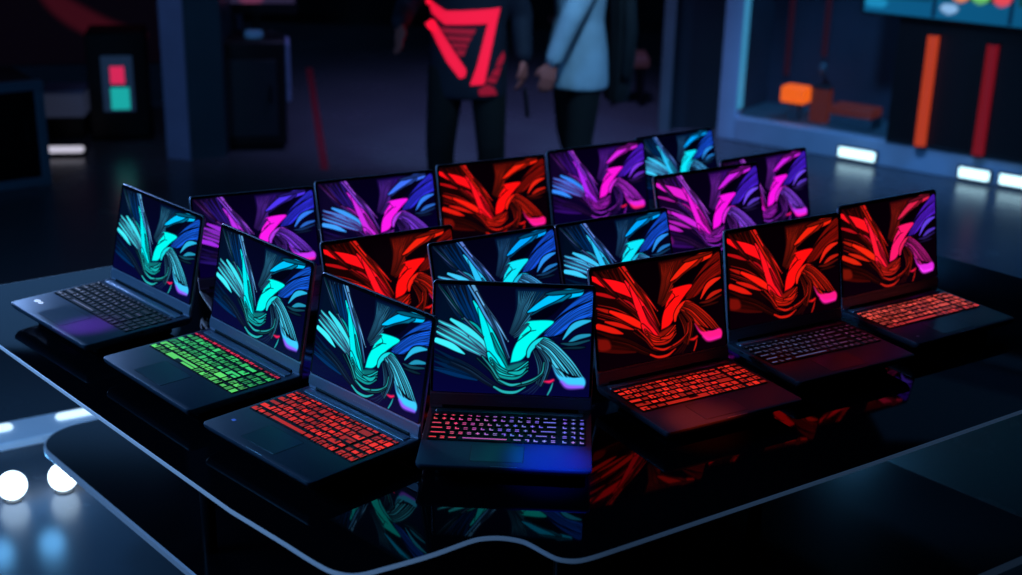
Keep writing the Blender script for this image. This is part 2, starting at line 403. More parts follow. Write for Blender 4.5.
def kcol(kind,r,u,rg):
    """display colour of a key of row r at u across"""
    if kind=='green': c=(250,40,84) if r==0 else mixc((64,225,125),(60,215,110),u) if r<4 else (95,228,105)
    elif kind=='red': c=(252,44,30)
    elif kind=='salmon': c=(250,84,72) if r<5 else (235,60,60)
    elif kind=='rgb': c=mixc((255,60,80),(120,110,225),min(1,u*1.9)) if r!=5 else mixc((255,50,70),(140,130,235),min(1,u*1.5))
    elif kind=='pale': c=mixc((150,165,205),(60,54,90),min(1,u*1.1))  # light caught by unlit keys, put into emission and fading across
    elif kind=='dimblue': c=mixc((78,94,140),(120,42,84),max(0,u*1.5-.5))
    else: c=(10,10,14)
    if kind=='rgb': return tuple(min(255,v*rg.uniform(.9,1.2)) for v in c)
    k=rg.uniform(.55,1.0) if kind in('red','green','salmon') else rg.uniform(.55,1.0)
    return tuple(v*k for v in c)
def keyboard_merged():
    bm=bmesh.new(); slab(bm,-.168,.166,-.1215,.0005,0,.0005,.004,.0002)
    for x,y,w,h,r,u in KEYS:
        a,b=w/2-.0011,h/2-.0011
        loft(bm,[[(x+p,y+q,0.0004) for p,q in rr(-a,a,-b,b,.0012,1)],[(x+p,y+q,.0015) for p,q in rr(-a+.0008,a-.0008,-b+.0008,b-.0008,.001,1)]],True,0)
    return mesh('keyboard',bm,M['cap'],False)
KBM=keyboard_merged()
ZB=.925; ZT=.90
FIT={
'L1':[-0.9275,3.2049,-0.7889,1.0905,1.787,0.9818,0.9061],'L2':[-0.5965,2.865,-0.8128,1.0671,1.7568,1.0066,0.9404],
'L3':[-0.3089,2.5537,-0.7718,1.0173,1.7456,1.0298,0.9773],'L4':[0.0045,2.582,-0.0418,0.9631,1.8251,1.0565,1.0892],
'R1':[0.3566,2.8038,0.5295,1.0263,1.8043,0.9759,0.999],'R2':[0.6829,3.0766,0.5251,1.0158,1.7537,0.9707,1.0466],
'R3':[1.0069,3.3303,0.5692,1.0159,1.7596,0.9687,1.0337],'B1':[-0.6607,3.3429,0.4246,0.9337,1.8429,1.0,1.01],
'B2':[-0.3463,3.4993,0.47,0.9814,1.8897,1.0,0.9982],'M1':[-0.2645,3.0441,0.515,0.9904,1.8874,1.0,0.9991],
'B3':[-0.0377,3.7008,0.4751,0.977,1.8104,1.0,1.003],'B4':[0.276,3.8998,0.5372,0.9915,1.7914,1.0,0.9992],
'B5':[0.5633,4.2233,0.5875,0.9054,1.9063,1.0,0.9921],'M2':[-0.0064,2.9938,0.5349,0.9779,1.8905,1.0,0.9978],
'M3':[0.2934,3.1773,0.5515,0.9718,1.892,1.0,0.9973],'M4':[0.5829,3.5809,0.5564,1.0492,1.8714,1.0,1.0056],
'M5':[0.7945,3.9327,0.5919,0.9917,1.7948,1.0,1.014]}
LAP=[ # key, palette, keyboard light, label, short place for its stand
('L1','cyan','pale','open laptop at the far left end, cyan feather wallpaper, unlit keys, two white stickers','leftmost laptop with the two white stickers'),
('L2','cyan','green','open black laptop with green lit keys under a red-pink top key row','laptop with the green lit keys'),
('L3','cyan','red','open laptop with cyan wallpaper and bright red lit keys, small blue sticker on palm rest','cyan laptop with red keys and blue sticker'),
('L4','cyan','rgb','front-centre open laptop facing straight ahead, pink to violet key lights, bluish palm rest','front-centre laptop with pink to violet keys'),
('R1','red','red','open laptop with red wallpaper and bright red keys, right of the front-centre laptop','red-screened laptop with bright red keys'),
('R2','red','dimblue','open laptop with red wallpaper and dark bluish unlit keys, between two red-keyed laptops','red-screened laptop with dark bluish keys'),
('R3','redviolet','salmon','rightmost open laptop, red wallpaper turning violet at top right, salmon lit keys','rightmost laptop with salmon keys'),
('B1','violet',None,'open laptop with purple wallpaper showing behind the leftmost laptop, left end of back row','purple-screened laptop, left end of back row'),
('B2','violetblue',None,'back-row laptop with magenta blade and pale blue feathers on its screen, second from left','second laptop from the left in the back row'),
('M1','red',None,'red-screened laptop in the middle row, half hidden behind the red-keyed cyan laptop','middle-row red-screened laptop'),
('B3','red',None,'back-row laptop with an all-red wallpaper, in front of the person in the dark jersey','red-screened laptop in the back row'),
('B4','magentablue',None,'back-row laptop with magenta and blue wallpaper, in front of the person in the pale shirt','magenta and blue laptop in the back row'),
('B5','cyanblue',None,'small cyan-screened laptop at the rear right end of the back row','cyan-screened laptop at the rear right end'),
('M2','cyanblue',None,'cyan-screened laptop directly behind the front-centre laptop, only its upper screen showing','cyan laptop directly behind the front-centre one'),
('M3','cyanblue',None,'cyan-screened laptop behind the red-keyed red laptop, right of another cyan screen','right-hand cyan laptop of the middle row'),
('M4','purple',None,'laptop with bright magenta ribbons on its screen, behind the red laptop with dark keys','magenta laptop behind the dark-keyed red one'),
('M5','purple',None,'magenta and violet laptop partly hidden behind another magenta one, far right of the rear','partly hidden magenta laptop at the right rear')]
PAL['violet']=dict(PAL['violetblue'],feather=(150,40,215),strand=(185,45,230),top=(75,50,235))
ART['violet']=grid_art('screen_violet',SW,SH,paint('violet'),M['screen'])
def build_laptop(key,pal,kb,label):
    x,y,yaw,sc,lidang,kd,kh=FIT[key]
    rg=random.Random(key)
    z=ZT+.0003 if key in('M1','M5') else ZB
    root=thing('laptop',label,'laptop',(x,y,z),yaw,'open laptops on the black glass table'); root.scale=(sc,sc,sc)
    b=link('base',BASE,root); b.scale=(1,kd,1)
    for s,q in enumerate(PORTS):
        for pm in q: link('port',pm,b)
    link('exhaust_vent',VENT,b)
    if kb is None: 
        k=link('keyboard',KBM,root,(0,-.034*kd,T-.0002)); k.scale=(1,kd,1)
    else:
        k=link('keyboard',TRAY,root,(0,-.034*kd,T-.0002)); k.scale=(1,kd,1)
        style='lit' if kb in('red','green','salmon') else 'legend'
        for (kx,ky,w,h,r,u) in KEYS:
            o=link('key',key_mesh(w,h,style,rg.choice([0,1,1,2,2,3] if style=='lit' else [0,1,2,3])),k,(kx,ky,.0005))
            o.color=(*lin(kcol(kb,r,u,rg)),1)
    t=link('touchpad',PAD,root,(-.065,-D*.645*kd,T-.0001)); link('touchpad_rim',PADRIM,t,(0,0,0))
    link('hinge_cover',HINGE,root,(0,-.004,T-.0005))
    link('power_button',POWER,root,(.145,-.0285,T-.0003))
    link('opening_notch',NOTCH,root,(.0,-D*kd+.0022,T-.0003))
    if key=='L1':
        for dx,s in ((-.142,1.5),(-.125,1.2)):
            bm=bmesh.new(); ball(bm,(0,0,0),.0062*s,.0048*s,.0004,14)
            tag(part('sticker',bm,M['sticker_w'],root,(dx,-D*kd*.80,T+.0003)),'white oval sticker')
    if key=='L3':
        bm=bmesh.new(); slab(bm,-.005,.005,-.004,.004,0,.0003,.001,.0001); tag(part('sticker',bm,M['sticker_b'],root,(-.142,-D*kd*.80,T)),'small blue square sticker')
    if key=='R3':
        bm=bmesh.new(); slab(bm,-.004,.004,-.003,.003,0,.0003,.001,.0001); tag(part('sticker',bm,M['mark'],root,(-.142,-D*kd*.86,T)),'tiny pale sticker')
    l=link('lid',LID,root,(0,0,T+.001),(PI-lidang,0,0)); l.scale=(1,kh,1)
    link('bezel',BEZ,l); link('chin',CHIN,l); link('hinge_barrel',BARREL,l)
    link('screen',ART[pal],l,(0,.0315,.0005))
    link('brand_mark',MARK,l,(0,.015,.0007)); link('webcam',CAMEYE,l,(0,HL-.0045,0))
    return root
RISER={}
for key,pal,kb,label,short in LAP:
    build_laptop(key,pal,kb,label)
    if key in('M1','M5'): continue
    x,y,yaw,sc,la,kd,kh=FIT[key]
    r=thing('display_block','low black display block under the '+short,'display block',(x,y,ZT),yaw,'black blocks lifting the laptops')
    x0,x1,y0,y1=(-W/2+.035)*sc,(W/2-.035)*sc,-(D*kd-.045)*sc,-.02*sc
    if key=='M2': x0=.02
    bm=bmesh.new(); slab(bm,x0,x1,y0,y1,.003,ZB-ZT-.0002,.012,.002,4); part('block_body',bm,M['riser'],r)
    bm=bmesh.new(); slab(bm,x0+.01,x1-.01,y0+.01,y1-.01,.0003,.004,.01,.0005,4); part('base_pad',bm,M['rubber'],r)
# ------------------------------------------------------------------ table
def rounded(P,R,seg=10):
    """polygon with per-corner fillets"""
    out=[]; n=len(P)
    for i in range(n):
        p=Vector(P[i]); a=(Vector(P[i-1])-p); b=(Vector(P[(i+1)%n])-p); r=R[i] if isinstance(R,(list,tuple)) else R
        if r<=0: out.append(tuple(p)); continue
        th=a.angle(b); d=min(r/math.tan(th/2),a.length*.48,b.length*.48); r2=d*math.tan(th/2)
        a.normalize(); b.normalize(); c=p+(a+b).normalized()*(r2/math.sin(th/2))
        s=p+a*d-c; e=p+b*d-c; ang=s.angle(e); sg=1 if s.x*e.y-s.y*e.x>0 else -1
        for k in range(seg+1):
            t=ang*k/seg*sg; out.append((c.x+s.x*math.cos(t)-s.y*math.sin(t),c.y+s.x*math.sin(t)+s.y*math.cos(t)))
    return out
def offset_in(P,d):
    n=len(P); out=[]
    for i in range(n):
        a=Vector(P[i-1]); b=Vector(P[i]); c=Vector(P[(i+1)%n])
        t=((b-a).normalized()+(c-b).normalized()); 
        if t.length<1e-6: t=c-b
        t.normalize(); out.append((b.x-t.y*d,b.y+t.x*d))
    return out
# front tip with its wavy cut-out, then right corner, back corner, left corner (anticlockwise seen from above)
tip=[(-.515,2.209),(-.405,2.105),(-.333,2.035),(-.292,2.004),(-.252,1.998),(-.205,2.022),(-.129,2.069),(-.065,2.118),(-.040,2.131),(-.012,2.135),(.014,2.131),(.038,2.120),(.064,2.094),(.088,2.071),(.107,2.063),(.130,2.063),(.155,2.074),(.202,2.104),(.364,2.212),(.422,2.2505),(.753,2.47)]
corners=[(1.88,3.24),(.487,4.753),(-1.53,3.30)]
OUT=tip[:1]+spline(tip,70).tolist()[1:]+rounded([tip[-1]]+corners+[tip[0]],[0,.14,.2,.12,0])[1:-1]
table=thing('display_table','large black glass display table with a wavy front edge and a lower shelf','table',(.3,3.4,0))
def tp(P): return [(x-.3,y-3.4) for x,y in P]
bm=bmesh.new(); O=tp(OUT); loft(bm,[[(x,y,z) for x,y in (offset_in(O,i))] for i,z in ((.0035,ZT-.009),(.0035,ZT))],True)
part('table_top',bm,M['glass'],table,smooth=False)
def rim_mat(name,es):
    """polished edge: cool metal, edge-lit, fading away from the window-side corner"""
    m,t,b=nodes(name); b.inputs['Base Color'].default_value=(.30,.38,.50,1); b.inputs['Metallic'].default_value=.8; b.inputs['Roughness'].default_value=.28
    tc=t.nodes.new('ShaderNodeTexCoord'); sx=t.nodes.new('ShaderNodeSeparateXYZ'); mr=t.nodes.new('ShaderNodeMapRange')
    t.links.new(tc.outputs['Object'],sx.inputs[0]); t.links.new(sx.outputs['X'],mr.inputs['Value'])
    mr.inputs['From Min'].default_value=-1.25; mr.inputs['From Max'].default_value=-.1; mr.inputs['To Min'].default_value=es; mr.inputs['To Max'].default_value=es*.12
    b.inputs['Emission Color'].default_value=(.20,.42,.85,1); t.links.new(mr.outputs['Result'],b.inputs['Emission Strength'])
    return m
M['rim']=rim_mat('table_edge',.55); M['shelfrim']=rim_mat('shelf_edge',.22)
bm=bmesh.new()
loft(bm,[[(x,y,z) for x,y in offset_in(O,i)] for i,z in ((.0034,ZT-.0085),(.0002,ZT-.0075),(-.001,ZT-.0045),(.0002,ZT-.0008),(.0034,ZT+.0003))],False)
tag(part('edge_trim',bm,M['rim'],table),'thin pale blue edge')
ZS=.42
sh=rounded([(-1.385,3.468),(-.07,2.008),(1.455,3.03),(.14,4.49)],[.13,.1,.1,.1])
S=tp(sh)
bm=bmesh.new(); loft(bm,[[(x,y,z) for x,y in offset_in(S,i)] for i,z in ((.006,ZS-.022),(.006,ZS))],True); sf=part('lower_shelf',bm,M['shelf'],table,smooth=False)
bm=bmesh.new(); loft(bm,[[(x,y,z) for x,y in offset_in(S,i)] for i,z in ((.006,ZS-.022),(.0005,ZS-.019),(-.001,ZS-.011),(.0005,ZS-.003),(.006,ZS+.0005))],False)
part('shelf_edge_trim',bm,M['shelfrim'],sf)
for x,y in ((-.72,2.86),(.12,2.42),(.62,2.95),(.10,4.1)):
    bm=bmesh.new(); x-=.3;y-=3.4
    tube(bm,[(x,y,.012),(x,y,ZT-.0092)],.018,16)
    l=part('leg',bm,M['leg'],table)
    bm=bmesh.new(); tube(bm,[(x,y,.0005),(x,y,.006),(x,y,.012)],[.06,.06,.03],24); part('foot_plate',bm,M['leg'],l)
    bm=bmesh.new(); tube(bm,[(x,y,ZS-.034),(x,y,ZS-.0221)],.032,20); part('shelf_collar',bm,M['leg'],l)

# ------------------------------------------------------------------ room shell
def floor_mat():
    m,t,b=nodes('polished_floor')
    tc=t.nodes.new('ShaderNodeTexCoord'); n=t.nodes.new('ShaderNodeTexNoise'); n.inputs['Scale'].default_value=1.6; n.inputs['Detail'].default_value=6
    t.links.new(tc.outputs['Object'],n.inputs['Vector'])
    r=t.nodes.new('ShaderNodeValToRGB'); r.color_ramp.elements[0].color=(.055,.06,.075,1); r.color_ramp.elements[1].color=(.085,.09,.11,1)
    t.links.new(n.outputs['Fac'],r.inputs['Fac']); t.links.new(r.outputs['Color'],b.inputs['Base Color'])
    q=t.nodes.new('ShaderNodeMapRange'); q.inputs['To Min'].default_value=.2; q.inputs['To Max'].default_value=.32
    t.links.new(n.outputs['Fac'],q.inputs['Value']); t.links.new(q.outputs['Result'],b.inputs['Roughness'])
    b.inputs['Specular IOR Level'].default_value=.24
    return m
M['floor']=floor_mat()
M['wall']=mat('dark_wall',(.012,.013,.018),.8,noise=.3,nscale=2,bump=.1)
M['ceil']=mat('dark_ceiling',(.008,.008,.011),.9,noise=.2,nscale=2)
X0,X1,Y0,Y1,HC=-6,6,-3,14,4.2
bm=bmesh.new(); box(bm,X0,X1,Y0,Y1,-.1,0); struct('floor',bm,M['floor'])
bm=bmesh.new(); box(bm,X0-.15,X1+.15,Y0-.15,Y1+.15,HC,HC+.1); struct('ceiling',bm,M['ceil'])
for n,a in (('wall_left',(X0-.15,X0,Y0,Y1)),('wall_right',(X1,X1+.15,Y0,Y1)),('wall_back',(X0-.15,X1+.15,Y1,Y1+.15)),('wall_front',(X0-.15,X1+.15,Y0-.15,Y0))):
    bm=bmesh.new(); box(bm,*a,-.1,HC); struct(n,bm,M['wall'])
bm=bmesh.new(); box(bm,X0,X1,Y1-.02,Y1,0,.12); struct('baseboard_back',bm,M['black'])
M['pillar']=mat('pillar_paint',(.26,.30,.50),.6,noise=.1,nscale=4)
M['pillarside']=mat('pillar_panel',(.03,.075,.10),.4,noise=.15,nscale=3)
# partition end on the left: lit face pale, shaded side teal, both put into colour
bm=bmesh.new(); poly_prism(bm,[(-2.05,8.262),(-1.85,8.37),(-1.90,9.3),(-2.20,9.3),(-2.195,8.302)],0,HC-.002); struct('trim_2',bm,M['pillarside'])
bm=bmesh.new(); poly_prism(bm,[(-2.205,8.30),(-2.052,8.258),(-2.055,8.25),(-2.21,8.29)],0,HC-.002); struct('trim_1',bm,M['pillar'])
# slim post and dark partition panel behind the rear laptops
bm=bmesh.new(); box(bm,1.03,1.105,9.42,9.5,0,HC-.002); struct('trim_3',bm,mat('post_paint',(.10,.14,.15),.6,noise=.1,nscale=4))
M['partition']=mat('partition_dark',(.012,.022,.03),.5,noise=.2,nscale=2)
bm=bmesh.new(); box(bm,1.105,1.56,9.5,9.58,0,HC-.002); struct('wall_partition',bm,M['partition'])
# ------------------------------------------------------------------ background furniture
M['frame']=mat('case_frame_paint',(.34,.46,.62),.45,.1,noise=.06,nscale=6)
M['caseback']=mat('case_interior',(.028,.05,.085),.7,noise=.2,nscale=2)
M['casefloor']=mat('case_floor',(.06,.13,.17),.45,noise=.2,nscale=5)
M['white_light']=lamp('white_light',(.52,.86,1.0),2.4)
M['orange']=lamp('orange_light',(1.0,.13,.004),1.0)
M['otube']=lamp('orange_tube',(.42,.035,.003),1.0)
M['rtube']=lamp('red_tube',(.15,.001,.002),1.0)
M['dimred']=lamp('dim_red',(.12,.018,.012),.55)
M['dimred2']=lamp('dim_red_strip',(.022,.002,.008),.7)
M['cyanedge']=lamp('blue_edge_light',(.05,.30,.55),.8)
def clear_glass():
    m,t,b=nodes('pane_glass'); t.nodes.remove(b); out=t.nodes['Material Output']
    tr=t.nodes.new('ShaderNodeBsdfTransparent'); gl=t.nodes.new('ShaderNodeBsdfGlossy'); gl.inputs['Roughness'].default_value=.05
    fr=t.nodes.new('ShaderNodeFresnel'); fr.inputs['IOR'].default_value=1.3; mx=t.nodes.new('ShaderNodeMixShader')
    tr.inputs['Color'].default_value=(.93,.96,.98,1)
    t.links.new(fr.outputs[0],mx.inputs[0]); t.links.new(tr.outputs[0],mx.inputs[1]); t.links.new(gl.outputs[0],mx.inputs[2]); t.links.new(mx.outputs[0],out.inputs[0])
    return m
M['pane']=clear_glass()
CA=-.62418; CO=(1.46,9.22,0)
case=thing('display_case','tall glass-fronted display case with pale blue frame, right of the rear laptops','display case',CO,CA)
bm=bmesh.new(); box(bm,-.05,.085,-.0,.10,0,3.0,bev=.006); post=part('frame_post',bm,M['frame'],case)
bm=bmesh.new(); box(bm,.0855,.094,.012,.09,.22,2.9); tag(part('edge_light',bm,M['cyanedge'],post),'glowing blue inner edge of the post')
bm=bmesh.new(); box(bm,.085,3.2,0,.10,0.0,.165,bev=.006); rail=part('bottom_rail',bm,M['frame'],case)
bm=bmesh.new(); box(bm,-.05,3.2,0,.10,3.0,3.15,bev=.006); part('top_rail',bm,M['frame'],case)
bm=bmesh.new(); box(bm,-.05,3.2,.70,.74,0,3.15); part('back_panel',bm,M['caseback'],case)
bm=bmesh.new(); box(bm,-.05,-.02,.10,.70,0,3.15); part('side_panel',bm,M['caseback'],case)
bm=bmesh.new(); box(bm,-.02,3.2,.10,.70,0,.15); part('case_floor',bm,M['casefloor'],case)
bm=bmesh.new(); box(bm,.098,3.2,.045,.051,.166,2.999); part('glass_pane',bm,M['pane'],case,smooth=False)
for i,(a,b) in enumerate(((.875,1.125),(1.68,1.87),(1.935,2.15))):
    o=thing('kick_light',['white bar light at the foot of the display case, leftmost of three','white bar light at the foot of the display case, middle of three','white bar light at the right picture edge, rightmost of three'][i],'light',CO,CA,'white bar lights along the case foot')
    bm=bmesh.new(); box(bm,a-.015,b+.015,-.022,-.0005,.018,.098,bev=.008); part('housing',bm,M['black'],o)
    bm=bmesh.new(); slab(bm,a,b,-.033,-.0225,.026,.088,.005,.004); part('diffuser',bm,M['white_light'],o)
# inside the case
o=thing('glowing_block','small orange glowing block standing inside the display case','light',CO,CA)
bm=bmesh.new(); box(bm,.305,.485,.22,.36,.272,.385,bev=.012); part('glowing_body',bm,M['orange'],o)
bm=bmesh.new(); box(bm,.36,.43,.26,.32,.1505,.272); part('pedestal',bm,M['casefloor'],o)
o=thing('small_box','dim red box beside the orange glowing block in the display case','box',CO,CA)
bm=bmesh.new(); box(bm,.505,.63,.28,.38,.1505,.385,bev=.01); part('box_body',bm,M['dimred'],o)
bm=bmesh.new(); box(bm,.50,.635,.275,.385,.3852,.397,bev=.004); part('box_lid',bm,M['partition'],o)
o=thing('low_plinth','long low plinth with a dim red front inside the display case','plinth',CO,CA)
bm=bmesh.new(); box(bm,.655,.96,.28,.46,.1505,.23,bev=.006); part('plinth_body',bm,M['casefloor'],o)
bm=bmesh.new(); box(bm,.655,.96,.275,.46,.2305,.29,bev=.006); tag(part('red_top',bm,M['dimred'],o),'dim red top')
for i,(a,z0) in enumerate(((.13,.35),(.405,.52))):
    o=thing('wall_light_strip',['dim red vertical light strip, left one inside the display case','dim red vertical light strip, right one inside the display case'][i],'light',CO,CA,'dim red strips in the display case')
    bm=bmesh.new(); box(bm,a-.03,a+.03,.685,.6995,z0,2.6); part('channel',bm,M['caseback'],o)
    bm=bmesh.new(); box(bm,a-.022,a+.022,.675,.6848,z0+.02,2.55,bev=.004); part('diffuser',bm,M['dimred2'],o)
o=thing('hanging_fixture','small bluish ornament on a thin stand inside the display case','ornament',CO,CA)
bm=bmesh.new(); tube(bm,[(.476,.52,.1505),(.476,.52,.43)],.006,8); part('stand',bm,M['caseback'],o)
bm=bmesh.new(); ball(bm,(.476,.52,.48),.03,.03,.05); part('ornament_body',bm,M['casefloor'],o)
# black light panel with two tubes, and the screen above it
pn=thing('light_fixture','black panel carrying an orange and a red vertical light tube','light panel',CO,CA)
bm=bmesh.new(); box(bm,1.18,2.9,-.018,-.002,.17,.97,bev=.004); part('panel_board',bm,M['black'],pn)
bm=bmesh.new(); box(bm,1.20,2.9,-.0205,-.0182,.18,.19); part('bottom_lip',bm,M['partition'],pn)
for nm,x,mm,z0,z1,l in (('light_tube',1.415,M['otube'],.175,.90,'orange light tube'),('light_tube',1.785,M['rtube'],.175,.885,'dark red light tube')):
    bm=bmesh.new(); tube(bm,[(x,-.04,z0+.012),(x,-.04,z1-.012)],.036,18); t=tag(part(nm,bm,mm,pn),l)
    bm=bmesh.new(); tube(bm,[(x,-.04,z0),(x,-.04,z0+.012)],.038,18); tube(bm,[(x,-.04,z1-.012),(x,-.04,z1)],.038,18); part('end_cap',bm,M['black'],t)
w_,h_=1.95,1.0; nx,ny=156,80
uu,vv=np.meshgrid(np.linspace(0,w_,nx),np.linspace(h_,0,ny)); im=np.zeros((ny,nx,3)); im[:]=lin((12,92,138))
im*=(1.15-.35*uu/w_)[...,None]
def blot(cx,cz,rx,rz,c,s=3.):
    d=((uu-cx)/rx)**2+((vv-cz)/rz)**2; k=np.clip((1.3-d)*s,0,1)[...,None]; im[:]=im*(1-k)+k*np.array(lin(c))
def rect(x0,x1,z0,z1,c):
    k=((uu>x0)&(uu<x1)&(vv>z0)&(vv<z1))[...,None]; im[:]=np.where(k,np.array(lin(c)),im)
rect(.43,.455,0,1,(6,36,70)); rect(.905,.925,0,.2,(6,40,72)); rect(0,.42,.10,.13,(10,70,110))
for x0 in (.47,.95,1.43):
    rect(x0,x0+.42,.115,.52,(16,66,70))
blot(.54,.068,.05,.03,(150,200,250)); blot(.075,.06,.07,.03,(30,150,205))
for cx,c in ((.60,(240,140,90)),(.72,(110,200,110)),(.85,(250,80,95)),(1.08,(250,90,110)),(1.25,(120,190,240)),(1.55,(240,150,80)),(1.72,(80,190,140))): blot(cx,.16,.052,.045,c)
for k in range(6): blot(.2+.33*k,.68,.10,.09,[(40,150,210),(30,110,170),(80,170,220)][k%3])
o=thing('wall_screen','large blue screen with coloured icons hung above the light tubes, top right','screen',CO,CA)
bm=bmesh.new(); box(bm,.94,2.93,-.075,-.022,.975,2.02,bev=.008); part('screen_housing',bm,M['black'],o)
M['ui']=vcol('screen_ui',.8,.3)
link('display',grid_art('display',w_,h_,im,M['ui']),o,(.96+w_/2,-.0765,.993),(PI/2,0,0))
bm=bmesh.new(); box(bm,1.7,2.2,-.022,-.0005,1.3,1.7); part('wall_bracket',bm,M['black'],o)

# left side: cabinet, kiosk, floor lamp, banner, equipment cupboard with monitor
M['cabframe']=mat('cabinet_frame',(.10,.19,.27),.45,.2)
ca=math.atan2(7.58-7.43,-2.75+2.96)
cb=thing('glass_cabinet','dark cabinet with a blue-grey frame at the left picture edge','cabinet',(-2.715,7.60,0),ca)
bm=bmesh.new(); box(bm,-.92,-.006,.012,.6,.0,.60); part('cabinet_body',bm,M['black'],cb)
for nm,a in (('frame_rail',(-.92,0,-.0,.05,.0,.055)),('frame_rail',(-.92,0,0,.05,.565,.62)),('frame_stile',(-.055,0,0,.05,.055,.565)),('frame_stile',(-.92,-.865,0,.05,.055,.565))):
    bm=bmesh.new(); box(bm,*a,bev=.004); part(nm,bm,M['cabframe'],cb)
bm=bmesh.new(); box(bm,-.865,-.055,.004,.0115,.055,.565); d=part('door',bm,M['glass'],cb)
bm=bmesh.new(); tube(bm,[(-.12,-.012,.28),(-.12,-.012,.40)],.006,8); part('handle',bm,M['leg'],d)
k=thing('kiosk_tower','black tower with a small screen showing a red and a teal square','kiosk',(-2.62,8.72,0),.22)
bm=bmesh.new(); box(bm,-.19,.19,0,.34,.02,.72,bev=.015); part('tower_body',bm,M['black'],k)
bm=bmesh.new(); box(bm,-.20,.20,-.01,.35,0,.02,bev=.004); part('base_plate',bm,M['leg'],k)
bm=bmesh.new(); box(bm,-.10,.10,-.012,-.0005,.20,.57,bev=.006); s=part('screen_panel',bm,lamp('kiosk_blue',(.008,.02,.05),.9),k)
bm=bmesh.new(); slab(bm,-.045,.045,-.016,-.0125,.385,.50,.003,.001); tag(part('red_square',bm,lamp('kiosk_red',(.72,.02,.10),.9),s),'red lit square')
bm=bmesh.new(); slab(bm,-.05,.07,-.016,-.0125,.215,.36,.003,.001); tag(part('teal_square',bm,lamp('kiosk_teal',(.01,.42,.40),.9),s),'teal lit square')
f=thing('floor_lamp_bar','short white light bar lying on the floor beside the kiosk tower','light',(-2.88,8.30,0),.16)
bm=bmesh.new(); box(bm,-.14,.14,-.04,.06,0,.02,bev=.004); part('lamp_base',bm,M['black'],f)
bm=bmesh.new(); slab(bm,-.13,.13,-.03,.05,.0202,.05,.02,.01); part('diffuser',bm,lamp('soft_white',(.62,.60,.74),.9),f)
c=thing('storage_crate','grey storage crate behind the light bar at the left','crate',(-3.0,8.75,0),.15)
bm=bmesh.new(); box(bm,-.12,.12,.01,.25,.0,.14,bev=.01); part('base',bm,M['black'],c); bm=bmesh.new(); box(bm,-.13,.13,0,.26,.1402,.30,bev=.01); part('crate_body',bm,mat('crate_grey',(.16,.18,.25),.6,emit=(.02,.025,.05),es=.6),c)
bm=bmesh.new(); box(bm,-.14,.14,-.01,.27,.3002,.325,bev=.006); part('crate_lid',bm,M['pillar'],c)
bn=thing('wall_banner','dark free-standing banner with faint red swooshes, upper left','banner',(-3.35,9.75,0),.25)
bm=bmesh.new(); box(bm,-1.0,1.0,.0,.03,.30,2.6,bev=.004); part('banner_board',bm,M['black'],bn)
for sx in (-.8,.8):
    bm=bmesh.new(); box(bm,sx-.02,sx+.02,.0,.03,.02,.2998); l=part('leg',bm,M['leg'],bn)
    bm=bmesh.new(); box(bm,sx-.03,sx+.03,-.15,.18,0,.02,bev=.004); part('foot',bm,M['leg'],l)
nx,ny=160,184; uu,vv=np.meshgrid(np.linspace(-1,1,nx),np.linspace(2.6,.3,ny)); im=np.zeros((ny,nx,3)); im[:]=(.0015,.0008,.0025)
def swoosh(P,w,c):
    Cp=spline(P,40); b=np.full(uu.shape,9.)
    for i in range(39):
        a=Cp[i]; d=Cp[i+1]-a; L=d@d+1e-9; s=np.clip(((uu-a[0])*d[0]+(vv-a[1])*d[1])/L,0,1)
        b=np.minimum(b,np.hypot(uu-a[0]-d[0]*s,vv-a[1]-d[1]*s)-w*math.sin(PI*(i+.8)/41))
    k=np.clip(.5-b/.05,0,1)[...,None]; im[:]=im*(1-k)+k*np.array(c)
swoosh([(-.15,.92),(.05,.72),(.32,.56),(.62,.50)],.085,(.034,.003,.007))
swoosh([(-.1,1.1),(.25,.95),(.5,1.0)],.14,(.018,.003,.010))
swoosh([(.45,.8),(.62,.95),(.85,1.2)],.08,(.022,.002,.005))
swoosh([(-.9,1.5),(-.2,1.7),(.7,2.1)],.12,(.03,.003,.006)); swoosh([(.5,1.05),(.75,.95),(.9,.7)],.05,(.010,.001,.003))
link('banner_print',grid_art('banner_print',1.98,2.28,im[::1],vcol('banner_ink',1.0,.6)),bn,(0,-.0008,.31),(PI/2,0,0))
e=thing('equipment_cupboard','dark equipment cupboard right of the left pillar','cupboard',(-1.72,8.52,0),.18)
bm=bmesh.new(); box(bm,-.26,.24,0,.45,.03,.72,bev=.02); part('cupboard_body',bm,M['black'],e)
bm=bmesh.new(); box(bm,-.18,.18,-.008,-.0005,.10,.60,bev=.006); d=part('door',bm,M['partition'],e)
bm=bmesh.new(); tube(bm,[(.14,-.02,.32),(.14,-.02,.44)],.007,8); part('handle',bm,M['leg'],d)
bm=bmesh.new(); box(bm,-.22,.22,.02,.43,0,.03); part('plinth',bm,M['leg'],e)
bm=bmesh.new(); box(bm,.2405,.27,.02,.30,.32,.70,bev=.008); tag(part('side_rail',bm,M['pillar'],e),'pale side rail')
v=thing('desktop_speaker','small bluish puck-shaped speaker on top of the equipment cupboard','speaker',(-1.70,8.66,.7203),0)
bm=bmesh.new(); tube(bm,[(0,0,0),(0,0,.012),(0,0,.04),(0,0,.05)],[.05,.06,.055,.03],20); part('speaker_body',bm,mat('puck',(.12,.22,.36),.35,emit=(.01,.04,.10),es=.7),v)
bm=bmesh.new(); tube(bm,[(0,0,.0502),(0,0,.054)],.022,16); part('speaker_grille',bm,M['black'],v)
mo=thing('desk_monitor','monitor with a dim pinkish picture standing on the equipment cupboard','monitor',(-1.72,8.86,.7203),.18)
bm=bmesh.new(); box(bm,-.12,.12,-.08,.08,0,.012,bev=.004); part('monitor_foot',bm,M['black'],mo)
